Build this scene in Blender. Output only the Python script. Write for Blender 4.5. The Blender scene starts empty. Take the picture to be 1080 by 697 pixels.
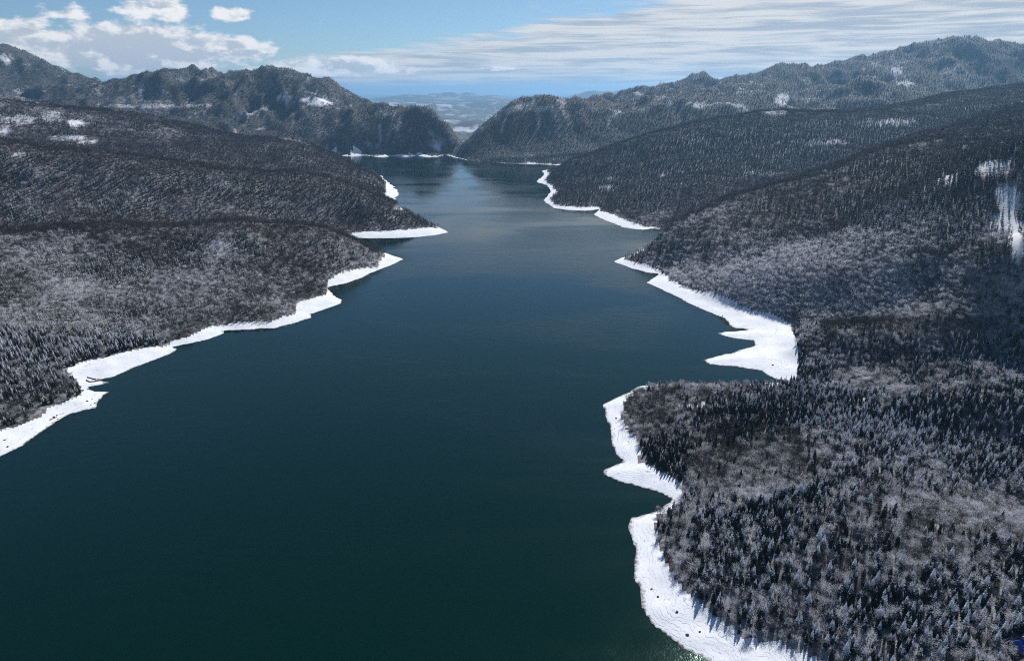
import bpy, math, random
import numpy as np
R = math.radians
sc = bpy.context.scene
C = sc.collection
# ------------------------------------------------------------------ camera
H, PITCH, F = 400.0, R(19.2), 720.0
cam = bpy.data.cameras.new("camera"); cam.sensor_width = 36; cam.lens = 24
cam.clip_start = 1; cam.clip_end = 400000
co = bpy.data.objects.new("camera", cam); C.objects.link(co)
co.location = (0, 0, H); co.rotation_euler = (R(90) - PITCH, 0, 0)
sc.camera = co
# ------------------------------------------------------------------ light
SUN_EL, SUN_AZ = R(42), R(27)          # azimuth: clockwise from +Y (the view direction)
sc.view_settings.view_transform = 'Standard'; sc.view_settings.look = 'None'
sc.view_settings.exposure = 0.0; sc.view_settings.gamma = 1
sc.cycles.use_denoising = False; sc.cycles.filter_width = 1.0
sc.cycles.max_bounces = 6; sc.cycles.diffuse_bounces = 2; sc.cycles.glossy_bounces = 2
sc.cycles.volume_bounces = 0; sc.cycles.transmission_bounces = 2
sun = bpy.data.lights.new("sun", 'SUN'); sun.energy = 5.0; sun.angle = R(0.5); sun.color = (1, .975, .935)
so = bpy.data.objects.new("sun", sun); C.objects.link(so)
so.rotation_euler = (R(90) - SUN_EL, 0, R(180) - SUN_AZ + R(180))
SD = np.array([math.sin(SUN_AZ)*math.cos(SUN_EL), math.cos(SUN_AZ)*math.cos(SUN_EL), math.sin(SUN_EL)])
from mathutils import Vector
so.rotation_euler = Vector((-SD[0], -SD[1], -SD[2])).to_track_quat('-Z', 'Y').to_euler()

class NT:
    """tiny node-graph writer"""
    def __init__(s, tree): s.t = tree; s.n = tree.nodes; s.l = tree.links
    def node(s, typ, ins=None, **kw):
        n = s.n.new(typ)
        for k, v in kw.items(): setattr(n, k, v)
        for k, v in (ins or {}).items(): s.set(n.inputs[k], v)
        return n
    def set(s, sock, v):
        if isinstance(v, bpy.types.NodeSocket): s.l.new(v, sock)
        elif isinstance(v, (tuple, list)) and sock.type == 'RGBA' and len(v) == 3: sock.default_value = (*v, 1)
        else: sock.default_value = v
    def m(s, op, a, b=0.0, c=0.0, clamp=False):
        n = s.n.new('ShaderNodeMath'); n.operation = op; n.use_clamp = clamp
        for i, v in enumerate((a, b, c)): s.set(n.inputs[i], v)
        return n.outputs[0]
    def mix(s, f, a, b):
        n = s.n.new('ShaderNodeMix'); n.data_type = 'RGBA'
        s.set(n.inputs[0], f); s.set(n.inputs[6], a); s.set(n.inputs[7], b)
        return n.outputs[2]
    def ramp(s, x, a, b, lo=0.0, hi=1.0):
        n = s.n.new('ShaderNodeMapRange'); n.interpolation_type = 'SMOOTHSTEP'
        for i, v in enumerate((x, a, b, lo, hi)): s.set(n.inputs[i], v)
        return n.outputs[0]
    def noise(s, vec, scale, detail=3, rough=.55, dist=0.0, d3='3D'):
        n = s.node('ShaderNodeTexNoise', {'Vector': vec, 'Scale': scale, 'Detail': detail, 'Roughness': rough, 'Distortion': dist})
        return n.outputs[0]
    def comb(s, x, y, z=0.0):
        return s.node('ShaderNodeCombineXYZ', {0: x, 1: y, 2: z}).outputs[0]
    def scale(s, v, xyz):
        return s.node('ShaderNodeVectorMath', {0: v, 1: xyz}, operation='MULTIPLY').outputs[0]

# ------------------------------------------------------------------ sky with its clouds
world = bpy.data.worlds.new("World"); sc.world = world; world.use_nodes = True
w = NT(world.node_tree); w.n.clear()
sky = w.node('ShaderNodeTexSky', sky_type='NISHITA', sun_disc=False, sun_elevation=SUN_EL, sun_rotation=SUN_AZ,
             altitude=1200, air_density=1.0, dust_density=0.3, ozone_density=2.5)
tc = w.node('ShaderNodeTexCoord')
sp = w.node('ShaderNodeSeparateXYZ', {0: tc.outputs['Generated']})
az = w.m('MULTIPLY', w.m('ARCTAN2', sp.outputs[0], sp.outputs[1]), 57.2958)      # degrees, right positive
hor = w.m('SQRT', w.m('ADD', w.m('MULTIPLY', sp.outputs[0], sp.outputs[0]), w.m('MULTIPLY', sp.outputs[1], sp.outputs[1])))
el = w.m('MULTIPLY', w.m('ARCTAN2', sp.outputs[2], hor), 57.2958)                # degrees
clear = w.mix(1.0, (1, 1, 1), sky.outputs[0])
mul = w.node('ShaderNodeMix', data_type='RGBA', blend_type='MULTIPLY')
w.set(mul.inputs[0], 1.0); w.set(mul.inputs[6], sky.outputs[0]); w.set(mul.inputs[7], (0.90, 1.05, 1.18)); 
clear = mul.outputs[2]
# high streaky sheet: long level bands, thickest to the right
v1 = w.comb(w.m('MULTIPLY', w.m('ADD', az, w.m('MULTIPLY', el, 1.2)), .055), w.m('MULTIPLY', el, .50), 3.1)
s1 = w.noise(v1, 1.6, 8, .64, .9)
v1b = w.comb(w.m('MULTIPLY', w.m('ADD', az, w.m('MULTIPLY', el, 2.0)), .10), w.m('MULTIPLY', el, 1.5), 9.4)
s1b = w.noise(v1b, 1.7, 8, .66, 1.0)
bias = w.m('ADD', w.ramp(az, -26, 20, -.06, .20), w.ramp(w.m('SUBTRACT', el, w.m('MULTIPLY', az, .115)), 2.3, 5.7, .25, -.20))
bias = w.m('ADD', bias, w.m('MULTIPLY', w.ramp(el, 6.8, 9, 0, .24), w.ramp(el, 11, 18, 1.0, -1.0)))  # thicker cloud added just above the view, to pale the lake's reflection
st = w.m('ADD', w.m('ADD', w.m('MULTIPLY', s1, .60), w.m('MULTIPLY', s1b, .40)), bias)
strat = w.ramp(st, .44, .62)
strat = w.m('MULTIPLY', strat, w.ramp(el, -0.2, 1.2, .80, .95))
stshade = w.ramp(w.noise(w.comb(w.m('MULTIPLY', az, .07), w.m('MULTIPLY', el, 1.25), 5.0), 2.1, 6, .6, .4), .36, .62)
strat_col = w.mix(stshade, (6.0, 6.7, 7.7), (11.0, 10.8, 10.6))
# heaped clouds
blobs = [(-35, 3.0, 6.5, 1.7, .60), (-27.0, 2.8, 6.5, 1.7, .84), (-24.0, 3.9, 3.2, 1.2, .30), (-30.5, 4.9, 2.2, .9, .34),
         (-21.5, 2.9, 4.5, 1.3, .50), (-26.4, 5.4, 2.1, .95, .40), (-24.6, 5.5, 1.7, 1.1, .52), (-20.6, 5.3, 1.9, .70, .42), (-13.0, 1.9, 5.2, .85, .55),
         (-9.5, 1.55, 4.0, .5, .36), (-36, 6.4, 5, .9, .42), (-1.0, 1.75, 2.0, .22, .42), (-17, 1.5, 5, .8, .35)]
env = None
for (ba, be, ra, re_, amp) in blobs:
    dx = w.m('MULTIPLY', w.m('SUBTRACT', az, ba), 1/ra); dy = w.m('MULTIPLY', w.m('SUBTRACT', el, be), 1/re_)
    q = w.m('ADD', w.m('MULTIPLY', dx, dx), w.m('MULTIPLY', dy, dy))
    g = w.m('MULTIPLY', w.m('EXPONENT', w.m('MULTIPLY', q, -1.1)), amp)
    env = g if env is None else w.m('MAXIMUM', env, g)
def puff(daz, de):
    v = w.comb(w.m('MULTIPLY', w.m('ADD', az, daz), .36), w.m('MULTIPLY', w.m('ADD', el, de), .74), 4.7)
    return w.noise(v, 1.5, 9, .60, .15)
p0 = puff(0, 0); p1 = puff(.75, .42)
cd = w.m('ADD', w.m('ADD', env, w.m('MULTIPLY', p0, .72)), -.36)
cum = w.ramp(cd, .19, .36)
lit = w.ramp(w.m('ADD', w.m('SUBTRACT', p0, p1), w.m('MULTIPLY', w.m('SUBTRACT', .42, cd), .55)), -.11, .11)  # sunward puffs painted lighter, from the noise shifted toward the sun
cum_col = w.mix(lit, (7.6, 8.3, 9.4), (14.0, 13.8, 13.6))
col = w.mix(strat, clear, strat_col)
col = w.mix(cum, col, cum_col)
bg = w.node('ShaderNodeBackground', {'Color': col, 'Strength': 0.070})
wo = w.node('ShaderNodeOutputWorld', {'Surface': bg.outputs[0]})

# ------------------------------------------------------------------ photograph geometry -> places on the ground
def kv(v): return math.tan(math.atan((348.5 - v)/F) - PITCH)
def place(u, y, z): return ((u - 540)/F*(y*math.cos(PITCH) + (H - z)*math.sin(PITCH)), y, z)
def P(u, v=None, z=None, y=None):
    if y is None: y = (z - H)/kv(v)
    if z is None: z = H + y*kv(v)
    return place(u, y, z)
def project(x, y, z):
    d = y*math.cos(PITCH) + (H - z)*math.sin(PITCH); up = y*math.sin(PITCH) - (H - z)*math.cos(PITCH)
    return 540 + F*x/d, 348.5 - F*up/d

shore_l = [(0,481),(20,472),(45,455),(60,444),(75,436),(90,432),(103,430),(105,424),(110,417),(117,413.5),(101,412.5),(94,408.5),(106,406),(118,402.5),(108,401.5),(98,401.5),
 (120,398),(140,389),(160,381),(178,374),(186,368),(181,366),(200,362),(222,357),(236,352),(236,349),(265,348),(290,346.5),(310,341),(328,336),(329,331),(345,326),(360,320),
 (361,316),(352,310),(345,303),(367,298.5),(385,292),(400,285),(412,280),(425,273.5),(419,271),(405,266),(385,259),(365,253),(372,251),(390,251.5),(415,251.5),(440,250),(460,248),
 (475,245),(468,242),(458,238),(440,229),(425,221),(413,214),(419,208),(421,203),(416,196),(410,191),(400,185),(385,177),(365,171),(345,168),(335,166)]
far = [(345,164),(370,165),(385,164),(400,166),(415,165),(430,165.5),(440,164.5),(450,166),(463,165.5),(470,163.5),(478,166),(490,169),(510,171),(530,172.5),(560,173),(580,174),(596,175)]
shore_r = [(590,178),(571,180),(573,185),(565,192),(576,195),(580,201),(575,209),(575,214),(584,219.5),(599,222),(620,222.5),(632.6,220.5),(627,227),(644,235),(658,240),
 (670,242),(678,242.5),(688,241),(703,243),(697,250),(680,261),(664,269),(652,274),(647.7,276.5),(667,284),(684,288),(696,288.5),(690,292),(681.5,298.4),(705,309.5),(724,319),(744.7,328),
 (765,336),(774.6,345.5),(793,347.5),(768,349.5),(756,352),(774.6,357),(797,359.5),(796,365),(775,371),(741.5,379),(749,384.6),(781,387),(803,391),(807,395.5),(819,400),(838,402),
 (800,405),(750,405),(700,404.5),(672,408),(657,416),(640,423.5),(633,426),(637,435),(643,449),(645,468),(650,479),(659,485.5),(647.5,490),(638,495),(639.5,500.5),(654.4,507),
 (677,513),(690,517),(702,521),(712,527),(702,534),(690,540),(665,545.6),(664,556),(671,578),(669,609),(677,619),(677,640),(688,659),(719,683),(745,697)]
tl_l = [(0,456),(17,451),(37,443),(47,437),(48,431),(69,425),(86,418),(88,411),(81,401),(67,394),(98,382),(123,376),(146,371),(170,364),(180,359),(200,354),(231,342),(261,340),
 (287,339),(311,331),(315,320),(330,316),(347,309),(345,297),(358,291),(388,282),(398,281),(397,278),(407,270),(400,264),(385,257),(362,249),(372,245.5),(390,245.5),(410,244.5),
 (425,243.5),(440,242),(455,240.5),(461,241),(455,235.5),(440,227),(422,218),(407,212),(406,207),(408,200),(408,193),(396,184),(380,175.5),(362,169),(343,166.5),(330,166)]
tl_f = [(345,162.5),(368,163.9),(374,162.6),(385,163.1),(398,164.6),(410,163.9),(424,164.0),(438,163.5),(445,163),(455,164.6),(463,164.4),(470,162.6),(480,165),(492,168.5),(510,170.5),(530,171.5),(546,172.1),(555,171.6),(580,172.8),(597,174)]
tl_r = [(593,178),(578,180),(579,186),(576,190),(583,196),(586,203),(582,210),(583,215),(597,218),(615,219),(634,218.5),(634,222),(650,229),(670,237),(680,239),(690,239),(705,243.5),(698,252),(682,262.5),(668,270),
 (660,270.5),(665,276),(700,285),(701,289.5),(708,297),(740,311),(765,322),(795,332),(815,337),(833,345),(838,365),(842,380),(846,398),(843,404),(800,407),(750,407),(700,407),(674,410),(661,418),(656,424),(656,440),
 (661,455),(672,464),(679,475),(676,487),(690,493),(706,501),(720,512),(722,524),(712,534),(692,542),(694,556),(700,580),(712,605),(724,625),(742,645),(765,660),(785,675),(820,683),(850,697)]
def poly(parts, z, pre, post):
    out = list(pre)
    for u, v in parts: out.append(P(u, v, z)[:2])
    return np.array(out + list(post))
LAKE = poly(shore_l + far + shore_r, 0.0, [(-1500,-2500),(-1300,-300),(-1000,350),(-760,560)], [(190,330),(300,245),(600,150),(1100,0),(1500,-2500)])
TREE = poly(tl_l + tl_f + tl_r, 4.0, [(-1600,-2500),(-1400,-250),(-1080,400),(-800,610)], [(262,352),(380,275),(660,190),(1200,50),(1600,-2500)])

def sdist(px, py, poly):
    """signed distance, negative inside"""
    n = len(px); d = np.full(n, 1e18); ins = np.zeros(n, bool)
    for i in range(len(poly)):
        ax, ay = poly[i]; bx, by = poly[(i+1) % len(poly)]
        ex, ey = bx-ax, by-ay; L = ex*ex + ey*ey + 1e-9
        t = np.clip(((px-ax)*ex + (py-ay)*ey)/L, 0, 1)
        d = np.minimum(d, (px-ax-t*ex)**2 + (py-ay-t*ey)**2)
        c = (ay > py) != (by > py)
        xi = ex*(py-ay)/(ey if abs(ey) > 1e-9 else 1e-9) + ax
        ins ^= c & (px < xi)
    d = np.sqrt(d)
    return np.where(ins, -d, d)

T = 14.0   # the canopy hides this much of the ground below a skyline
ctrl = []
def G(*pts):
    for p in pts: ctrl.append(P(*p))
def S(*pts, t=T):
    for (u, v, y) in pts:
        x, yy, z = P(u, v, y=y); ctrl.append((x, yy, z - t))
def Y(*pts):
    for (u, y, z) in pts: ctrl.append(place(u, y, z))
# lower right spur
G((760,600,18),(800,560,24),(850,520,36),(960,540,50),(1080,600,52),(1000,600,46),(900,620,34),(1080,690,42),(900,690,22),(1000,690,36),(1300,600,90),(1300,700,80),(820,650,14))
S((740,503,700),(800,483,700),(850,470,715),(900,462,730),(960,478,690),(1020,490,670),(1080,503,650),(1300,520,600))
Y((760,765,10),(830,800,14),(900,830,22),(980,800,36),(1080,780,46),(1300,760,70))
G((700,470,14),(760,455,20),(850,440,28),(950,432,36),(1080,440,52))
S((690,398,862),(760,397,868),(850,398,880),(920,408,880),(1000,412,880),(1080,412,880), t=18)
Y((860,945,6),(950,960,22),(1080,960,42),(1300,950,75))
S((866,343,1000),(950,340,985),(1024,345,960),(1080,345,950),(1250,345,900))
G((866,326,26),(950,322,62),(1080,318,104))
G((750,300,30),(850,300,68),(950,292,105),(1080,290,140),(850,250,112),(950,250,152),(1080,250,176),(1080,200,238),(1080,160,295),(950,200,208),(850,215,150),(750,262,62),(950,175,235),(1250,250,230),(1250,150,340))
S((670,255,1725),(700,238,1830),(750,215,1930),(829,185,2050),(904,160,2200),(978,138,2350),(1080,108,2500),(1250,80,2600))
# behind the crest and the next ridge
Y((720,2150,10),(780,2400,52),(880,2680,125),(980,2850,205),(1080,3000,285),(1250,3000,340))
S((600,168,3300),(625,160,3300),(650,150,3300),(700,136,3400),(760,122,3500),(820,115,3600),(880,116,3700),(950,110,3700),(1000,98,3800),(1080,86,3900),(1250,62,4000))
G((620,205,25),(650,192,60),(700,195,70))
Y((640,3850,40),(700,4100,90),(760,4300,120),(850,4400,170),(950,4500,210),(1080,4700,260),(1250,4700,300))
# left hills
S((0,240,1400),(100,238,1450),(236,236,1550),(330,240,1620),(380,252,1680),(-200,225,1350))
G((0,400,26),(0,350,60),(0,300,92),(100,350,24),(100,300,60),(100,270,85),(200,320,26),(200,290,50),(200,262,78),(300,305,18),(300,270,52),(350,285,16),(-200,350,90),(-200,450,50))
Y((300,1830,28),(200,1800,50),(100,1700,72),(0,1650,85),(-200,1600,110))
S((462,240,2100),(440,229,2140),(419,216,2170),(390,201,2230),(346,187,2270),(310,182,2260),(261,178,2200),(205,174,2150),(112,160,2100),(0,146,2050),(-200,120,2000))
Y((400,2600,14),(340,2520,60),(250,2500,95),(100,2450,150),(0,2400,185),(-200,2400,250))
S((402,190,3020),(388,181,3060),(354,164,3150),(317,149,3200),(261,142,3200),(187,129,3150),(149,119,3150),(112,116,3100),(56,112,3050),(0,104,3000),(-200,85,3000))
Y((320,3900,30),(250,4000,60),(150,4000,120),(0,4000,190),(-200,4000,260))
# mountains round the far end
S((490,148,4950),(484,146,5000),(472,135,4930),(457,122,4930),(449,114,4950),(431,118,5000),(423,114,5050),(393,108,5200),(373,103,5400),(336,91,5600),(299,80,5800),(262,71,5950),(243,68,6000),
  (224,76,6000),(187,78,6000),(131,82,6000),(101,89,6000),(0,50,7500),(37,62,7500),(67,75,7500),(110,92,7500),(-200,20,7500), t=8)
Y((380,4800,70),(300,4900,140),(200,4900,180),(100,4900,200),(0,4900,260),(300,5350,300),(180,5500,330),(60,6300,330),(0,6300,380),(430,4760,70))
S((496,146,4650),(509,135,4700),(531,120,4800),(554,107,4900),(569,108,4950),(598,101,5000),(617,101,5000),(640,107,5000),(680,104,5000),(720,98,5000),(755,97,5000),(803,101,5000),
  (862,106,5200),(881,90,5200),(904,80,5200),(926,84,5200),(960,101,5200), t=8)
S((620,104,7200),(650,98,7200),(680,91,7000),(736,84,7000),(777,87,7000),(829,73,7000),(874,76,7000),(904,69,7000),(941,63,7000),(978,48.5,7000),(1016,47,7000),(1053,47,7000),(1080,52,7000),(1250,55,7000), t=8)
Y((700,5900,330),(800,5900,340),(900,6000,390),(1000,6000,420),(1080,6000,430),(1250,6000,450),(560,6100,40),(600,6300,120),(620,4500,110),(540,4550,90))
Y((489,5300,40),(492,5700,-60),(500,6500,-150),(500,8000,-200),(440,6300,0),(380,6700,80),(420,8000,-150),(560,7600,-120),(300,8000,150),(100,8800,350),(800,8500,350),(1050,9000,450))
# shores and tree lines are control points too
for i in range(4, len(LAKE)-5, 2): ctrl.append((LAKE[i][0], LAKE[i][1], 1.0))
for i in range(4, len(TREE)-5, 2): ctrl.append((TREE[i][0], TREE[i][1], 6.0))
ctrl = np.array(ctrl)
# drop near-duplicates
keep = []
for i, c in enumerate(ctrl):
    if all((c[0]-ctrl[j][0])**2 + (c[1]-ctrl[j][1])**2 > 15**2 for j in keep): keep.append(i)
ctrl = ctrl[keep]
def phi(r2): return np.sqrt(r2 + .10**2)
cx, cy, cz = ctrl[:,0]/1000, ctrl[:,1]/1000, ctrl[:,2]
n = len(ctrl)
A = np.zeros((n+3, n+3)); A[:n,:n] = phi((cx[:,None]-cx)**2 + (cy[:,None]-cy)**2) - np.eye(n)*.0015
A[:n,n] = 1; A[:n,n+1] = cx; A[:n,n+2] = cy; A[n:,:n] = A[:n,n:].T
W = np.linalg.solve(A, np.r_[cz, 0, 0, 0])
def rbf(x, y):
    out = np.empty_like(x); X, Yy = x/1000, y/1000
    for a in range(0, len(x), 20000):
        b = slice(a, a+20000)
        out[b] = phi((X[b,None]-cx)**2 + (Yy[b,None]-cy)**2) @ W[:n] + W[n] + W[n+1]*X[b] + W[n+2]*Yy[b]
    return out

rng = np.random.default_rng(11)
TAB = rng.random((256, 256))
def vnoise(x, y):
    xi = np.floor(x).astype(int); yi = np.floor(y).astype(int); fx = x-xi; fy = y-yi
    fx = fx*fx*fx*(fx*(fx*6-15)+10); fy = fy*fy*fy*(fy*(fy*6-15)+10)
    a = TAB[xi & 255, yi & 255]; b = TAB[(xi+1) & 255, yi & 255]; c = TAB[xi & 255, (yi+1) & 255]; d = TAB[(xi+1) & 255, (yi+1) & 255]
    return (a + (b-a)*fx)*(1-fy) + (c + (d-c)*fx)*fy
def fbm(x, y, wl, octv=4, g=.5, ridged=False):
    s = 0; amp = 1; tot = 0
    x = x/wl; y = y/wl
    for o in range(octv):
        v = vnoise(x + 17.3*o, y - 9.1*o)
        if ridged: v = 1 - abs(2*v-1)
        s = s + amp*v; tot += amp; amp *= g
        x, y = (x*.8 - y*.6)*2.03, (x*.6 + y*.8)*2.03
    return s/tot
def smooth(x, a, b):
    t = np.clip((x-a)/(b-a), 0, 1); return t*t*(3-2*t)

# terrain grid: rows run away from the lake's near end, ever wider apart
SMAX, NC = 1.12, 620
ys = [150.0]
while ys[-1] < 90000: ys.append(ys[-1] + max(4.5, ys[-1]*(.0062 if ys[-1] < 9000 else .02)))
ys = np.array(ys); NR = len(ys)
ss = np.linspace(-SMAX, SMAX, NC)
GX = ss[None,:]*(ys[:,None] + 400); GY = np.repeat(ys[:,None], NC, 1)
def height(x, y):
    near = y < 11500
    h = np.full(len(x), -200.0); dl = np.full(len(x), 9e3); dt = np.full(len(x), 9e3)
    xn, yn = x[near], y[near]
    wa = 3.0 + .0042*yn
    wx = (fbm(xn, yn+77, 38, 3) - .5)*wa + (fbm(xn+5, yn+7, 130, 2) - .5)*wa*1.2; wy = (fbm(xn+500, yn, 38, 3) - .5)*wa*1.5
    d = sdist(xn+wx, yn+wy, LAKE); t = sdist(xn+wx*1.5, yn-wy*1.2, TREE); r = rbf(xn, yn)
    up = smooth(d, 30, 330)
    farm = smooth(yn, 4300, 5200)
    nz = (fbm(xn, yn, 170, 4) - .5)*26*(1-farm) + (fbm(xn+900, yn, 760, 6, .52, True) - .62)*150*farm \
        + (fbm(xn+90, (yn+40)*.5, 230, 4, .5, True) - .6)*175*farm + (fbm(xn, yn+500, 380, 4, .5, True) - .6)*24*(1-farm)*smooth(yn, 900, 1900) + (fbm(xn, yn+500, 300, 4, .5, True) - .6)*22*(1-farm)
    land = r + nz*up
    beach = .17*d
    land = beach*(1-smooth(d, 18, 90)) + np.maximum(land, .10*np.minimum(d, 200))*smooth(d, 18, 90)
    land = np.where((yn > 5000), r + nz*up, land)
    h[near] = np.where(d < 0, np.maximum(.30*d, -25), land)
    dl[near] = d; dt[near] = t
    plain = -210 + (fbm(x, y, 2600, 4, .5, True) - .4)*230*smooth(y, 9500, 16000)*(1-smooth(y, 40000, 80000)) + 330*smooth(y, 40000, 95000)
    for (hu, hy, hz, hw, hd) in ((500,11800,190,420,500),(455,13500,230,800,700),(560,14500,210,900,900),(600,19000,330,1500,1500),(430,19000,290,1700,1300),(520,24000,310,2600,1600),(640,27000,640,2500,2200),(470,33000,520,4200,2500)):
        hx = (hu-540)/F*(hy*math.cos(PITCH) + H*math.sin(PITCH))
        plain = plain + hz*np.exp(-((x-hx)/hw)**2 - ((y-hy)/hd)**2)*(.75 + .5*fbm(x, y, 700, 3))
    k = smooth(y + abs(x)*-.12, 8600, 10800)
    h = h*(1-k) + plain*k
    # old water levels: small steps in the drawdown strip
    b = (dt < 2) & (dl > 0)
    h = np.where(dl > 2, h + (fbm(x, y, 16, 4, .6) - .5)*3.0*smooth(dl, 2, 14)*(y < 6000), h)
    step = 1.15
    hs = np.floor(h/step)*step + step*smooth((h/step) % 1, .55, 1.0)
    wob = h*.45 + hs*.55
    h = np.where(b, wob, h)
    return h, dl, dt
hh, DL, DT = height(GX.ravel(), GY.ravel())
GZ = hh.reshape(NR, NC); DL = DL.reshape(NR, NC); DT = DT.reshape(NR, NC)
def sample(arr, x, y):
    r = np.interp(y, ys, np.arange(NR)); c = (x/(y+400) + SMAX)/(2*SMAX)*(NC-1)
    r = np.clip(r, 0, NR-1.001); c = np.clip(c, 0, NC-1.001); ri = r.astype(int); ci = c.astype(int); fr = r-ri; fc = c-ci
    return (arr[ri,ci]*(1-fc)+arr[ri,ci+1]*fc)*(1-fr) + (arr[ri+1,ci]*(1-fc)+arr[ri+1,ci+1]*fc)*fr
def ground(x, y): return float(sample(GZ, np.array([x]), np.array([y]))[0])

def new_mat(name):
    m = bpy.data.materials.new(name); m.use_nodes = True; t = NT(m.node_tree); t.n.clear()
    b = t.node('ShaderNodeBsdfPrincipled'); o = t.node('ShaderNodeOutputMaterial', {'Surface': b.outputs[0]})
    return m, t, b
def mesh_np(name, verts, faces, mat, smoothf=True):
    me = bpy.data.meshes.new(name)
    verts = np.asarray(verts, np.float32); faces = np.asarray(faces, np.int32); k = faces.shape[1]
    me.vertices.add(len(verts)); me.vertices.foreach_set('co', verts.ravel())
    me.loops.add(faces.size); me.loops.foreach_set('vertex_index', faces.ravel())
    me.polygons.add(len(faces)); me.polygons.foreach_set('loop_start', np.arange(0, faces.size, k, dtype=np.int32))
    me.polygons.foreach_set('loop_total', np.full(len(faces), k, np.int32))
    me.polygons.foreach_set('use_smooth', np.full(len(faces), smoothf))
    me.update(calc_edges=True); me.materials.append(mat)
    return me
def link(name, me, parent=None):
    o = bpy.data.objects.new(name, me); C.objects.link(o)
    if parent: o.parent = parent
    return o
def tag(o, label=None, cat=None, group=None, kind=None):
    for k, v in (('label', label), ('category', cat), ('group', group), ('kind', kind)):
        if v: o[k] = v
    return o

# ---- ground materials
SNOW = (.86, .88, .92)
def pos(t): return t.node('ShaderNodeNewGeometry')
m_beach, t, b = new_mat('lake_shore_snow')
g = pos(t); pz = t.node('ShaderNodeSeparateXYZ', {0: g.outputs[0]}).outputs[2]
wn = t.noise(g.outputs[0], .02, 4); wf = t.noise(g.outputs[0], .22, 4, .6)
lev = t.m('ADD', pz, t.m('ADD', t.m('MULTIPLY', wn, 1.6), t.m('MULTIPLY', wf, .5)))
band = t.m('PINGPONG', t.m('MULTIPLY', lev, 1.5), .5)
line = t.m('MULTIPLY', t.ramp(band, .40, .49), t.ramp(t.noise(t.scale(g.outputs[0], (.03, .03, .8)), 1.4, 5, .62), .40, .56))
mud = t.m('MAXIMUM', t.m('SUBTRACT', 1.0, t.ramp(t.m('ADD', pz, t.m('MULTIPLY', wf, 1.3)), .5, 1.15)), t.m('MULTIPLY', line, t.ramp(t.noise(g.outputs[0], .03, 3),   .40, .62, .08, .60)))
mud = t.m('MAXIMUM', mud, t.m('MULTIPLY', t.ramp(t.noise(g.outputs[0], .22, 7, .78), .60, .66), .75))
snowc = t.mix(t.noise(g.outputs[0], .05, 4), (.70, .73, .78), (.88, .89, .92))
t.set(b.inputs['Base Color'], t.mix(mud, snowc, (.085, .062, .045))); t.set(b.inputs['Roughness'], .75)
bm_ = t.node('ShaderNodeBump', {'Strength': .5, 'Distance': .8, 'Height': t.m('ADD', t.noise(g.outputs[0], .30, 6, .6), t.m('MULTIPLY', line, -.5))})
t.set(b.inputs['Normal'], bm_.outputs[0])

m_hill, t, b = new_mat('forest_floor')
g = pos(t)
a = t.noise(g.outputs[0], .012, 5, .6); c = t.noise(g.outputs[0], .16, 5, .65)
sf = t.ramp(t.m('ADD', t.m('MULTIPLY', a, .5), t.m('MULTIPLY', c, .5)), .40, .60)
t.set(b.inputs['Base Color'], t.mix(sf, (.085, .065, .055), (.62, .64, .68))); t.set(b.inputs['Roughness'], .9)
at = t.node('ShaderNodeAttribute', attribute_name='clearing')
t.set(b.inputs['Base Color'], t.mix(at.outputs['Fac'], t.mix(sf, (.060, .047, .040), (.30, .30, .31)), (.86, .88, .91)))
t.set(b.inputs['Normal'], t.node('ShaderNodeBump', {'Strength': .6, 'Distance': 1.5, 'Height': c}).outputs[0])

m_mount, t, b = new_mat('mountain_ground')
g = pos(t)
a = t.noise(g.outputs[0], .004, 7, .62); c = t.noise(g.outputs[0], .03, 5, .65)
sf = t.ramp(t.m('ADD', t.m('MULTIPLY', a, .6), t.m('MULTIPLY', c, .4)), .53, .68)
at = t.node('ShaderNodeAttribute', attribute_name='clearing')
t.set(b.inputs['Base Color'], t.mix(at.outputs['Fac'], t.mix(sf, (.045, .042, .040), (.42, .45, .50)), (.86, .88, .91)))
t.set(b.inputs['Roughness'], .9)
t.set(b.inputs['Normal'], t.node('ShaderNodeBump', {'Strength': .8, 'Distance': 10.0, 'Height': c}).outputs[0])

m_plain, t, b = new_mat('plain_fields')
g = pos(t)
a = t.noise(g.outputs[0], .0022, 7, .7, .4)
cell = t.node('ShaderNodeTexVoronoi', {'Vector': g.outputs[0], 'Scale': .0022}).outputs['Color']
cellv = t.node('ShaderNodeSeparateColor', {0: cell}).outputs[0]
sf = t.m('MULTIPLY', t.ramp(t.m('ADD', t.m('MULTIPLY', a, .75), t.m('MULTIPLY', cellv, .25)), .50, .64), t.ramp(t.node('ShaderNodeSeparateXYZ', {0: g.outputs[0]}).outputs[1], 11000, 26000, 1.0, .35))
yv = t.node('ShaderNodeSeparateXYZ', {0: g.outputs[0]}).outputs[1]
t.set(b.inputs['Base Color'], t.mix(sf, (.05, .055, .05), (.60, .63, .68))); t.set(b.inputs['Roughness'], .9)

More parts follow.
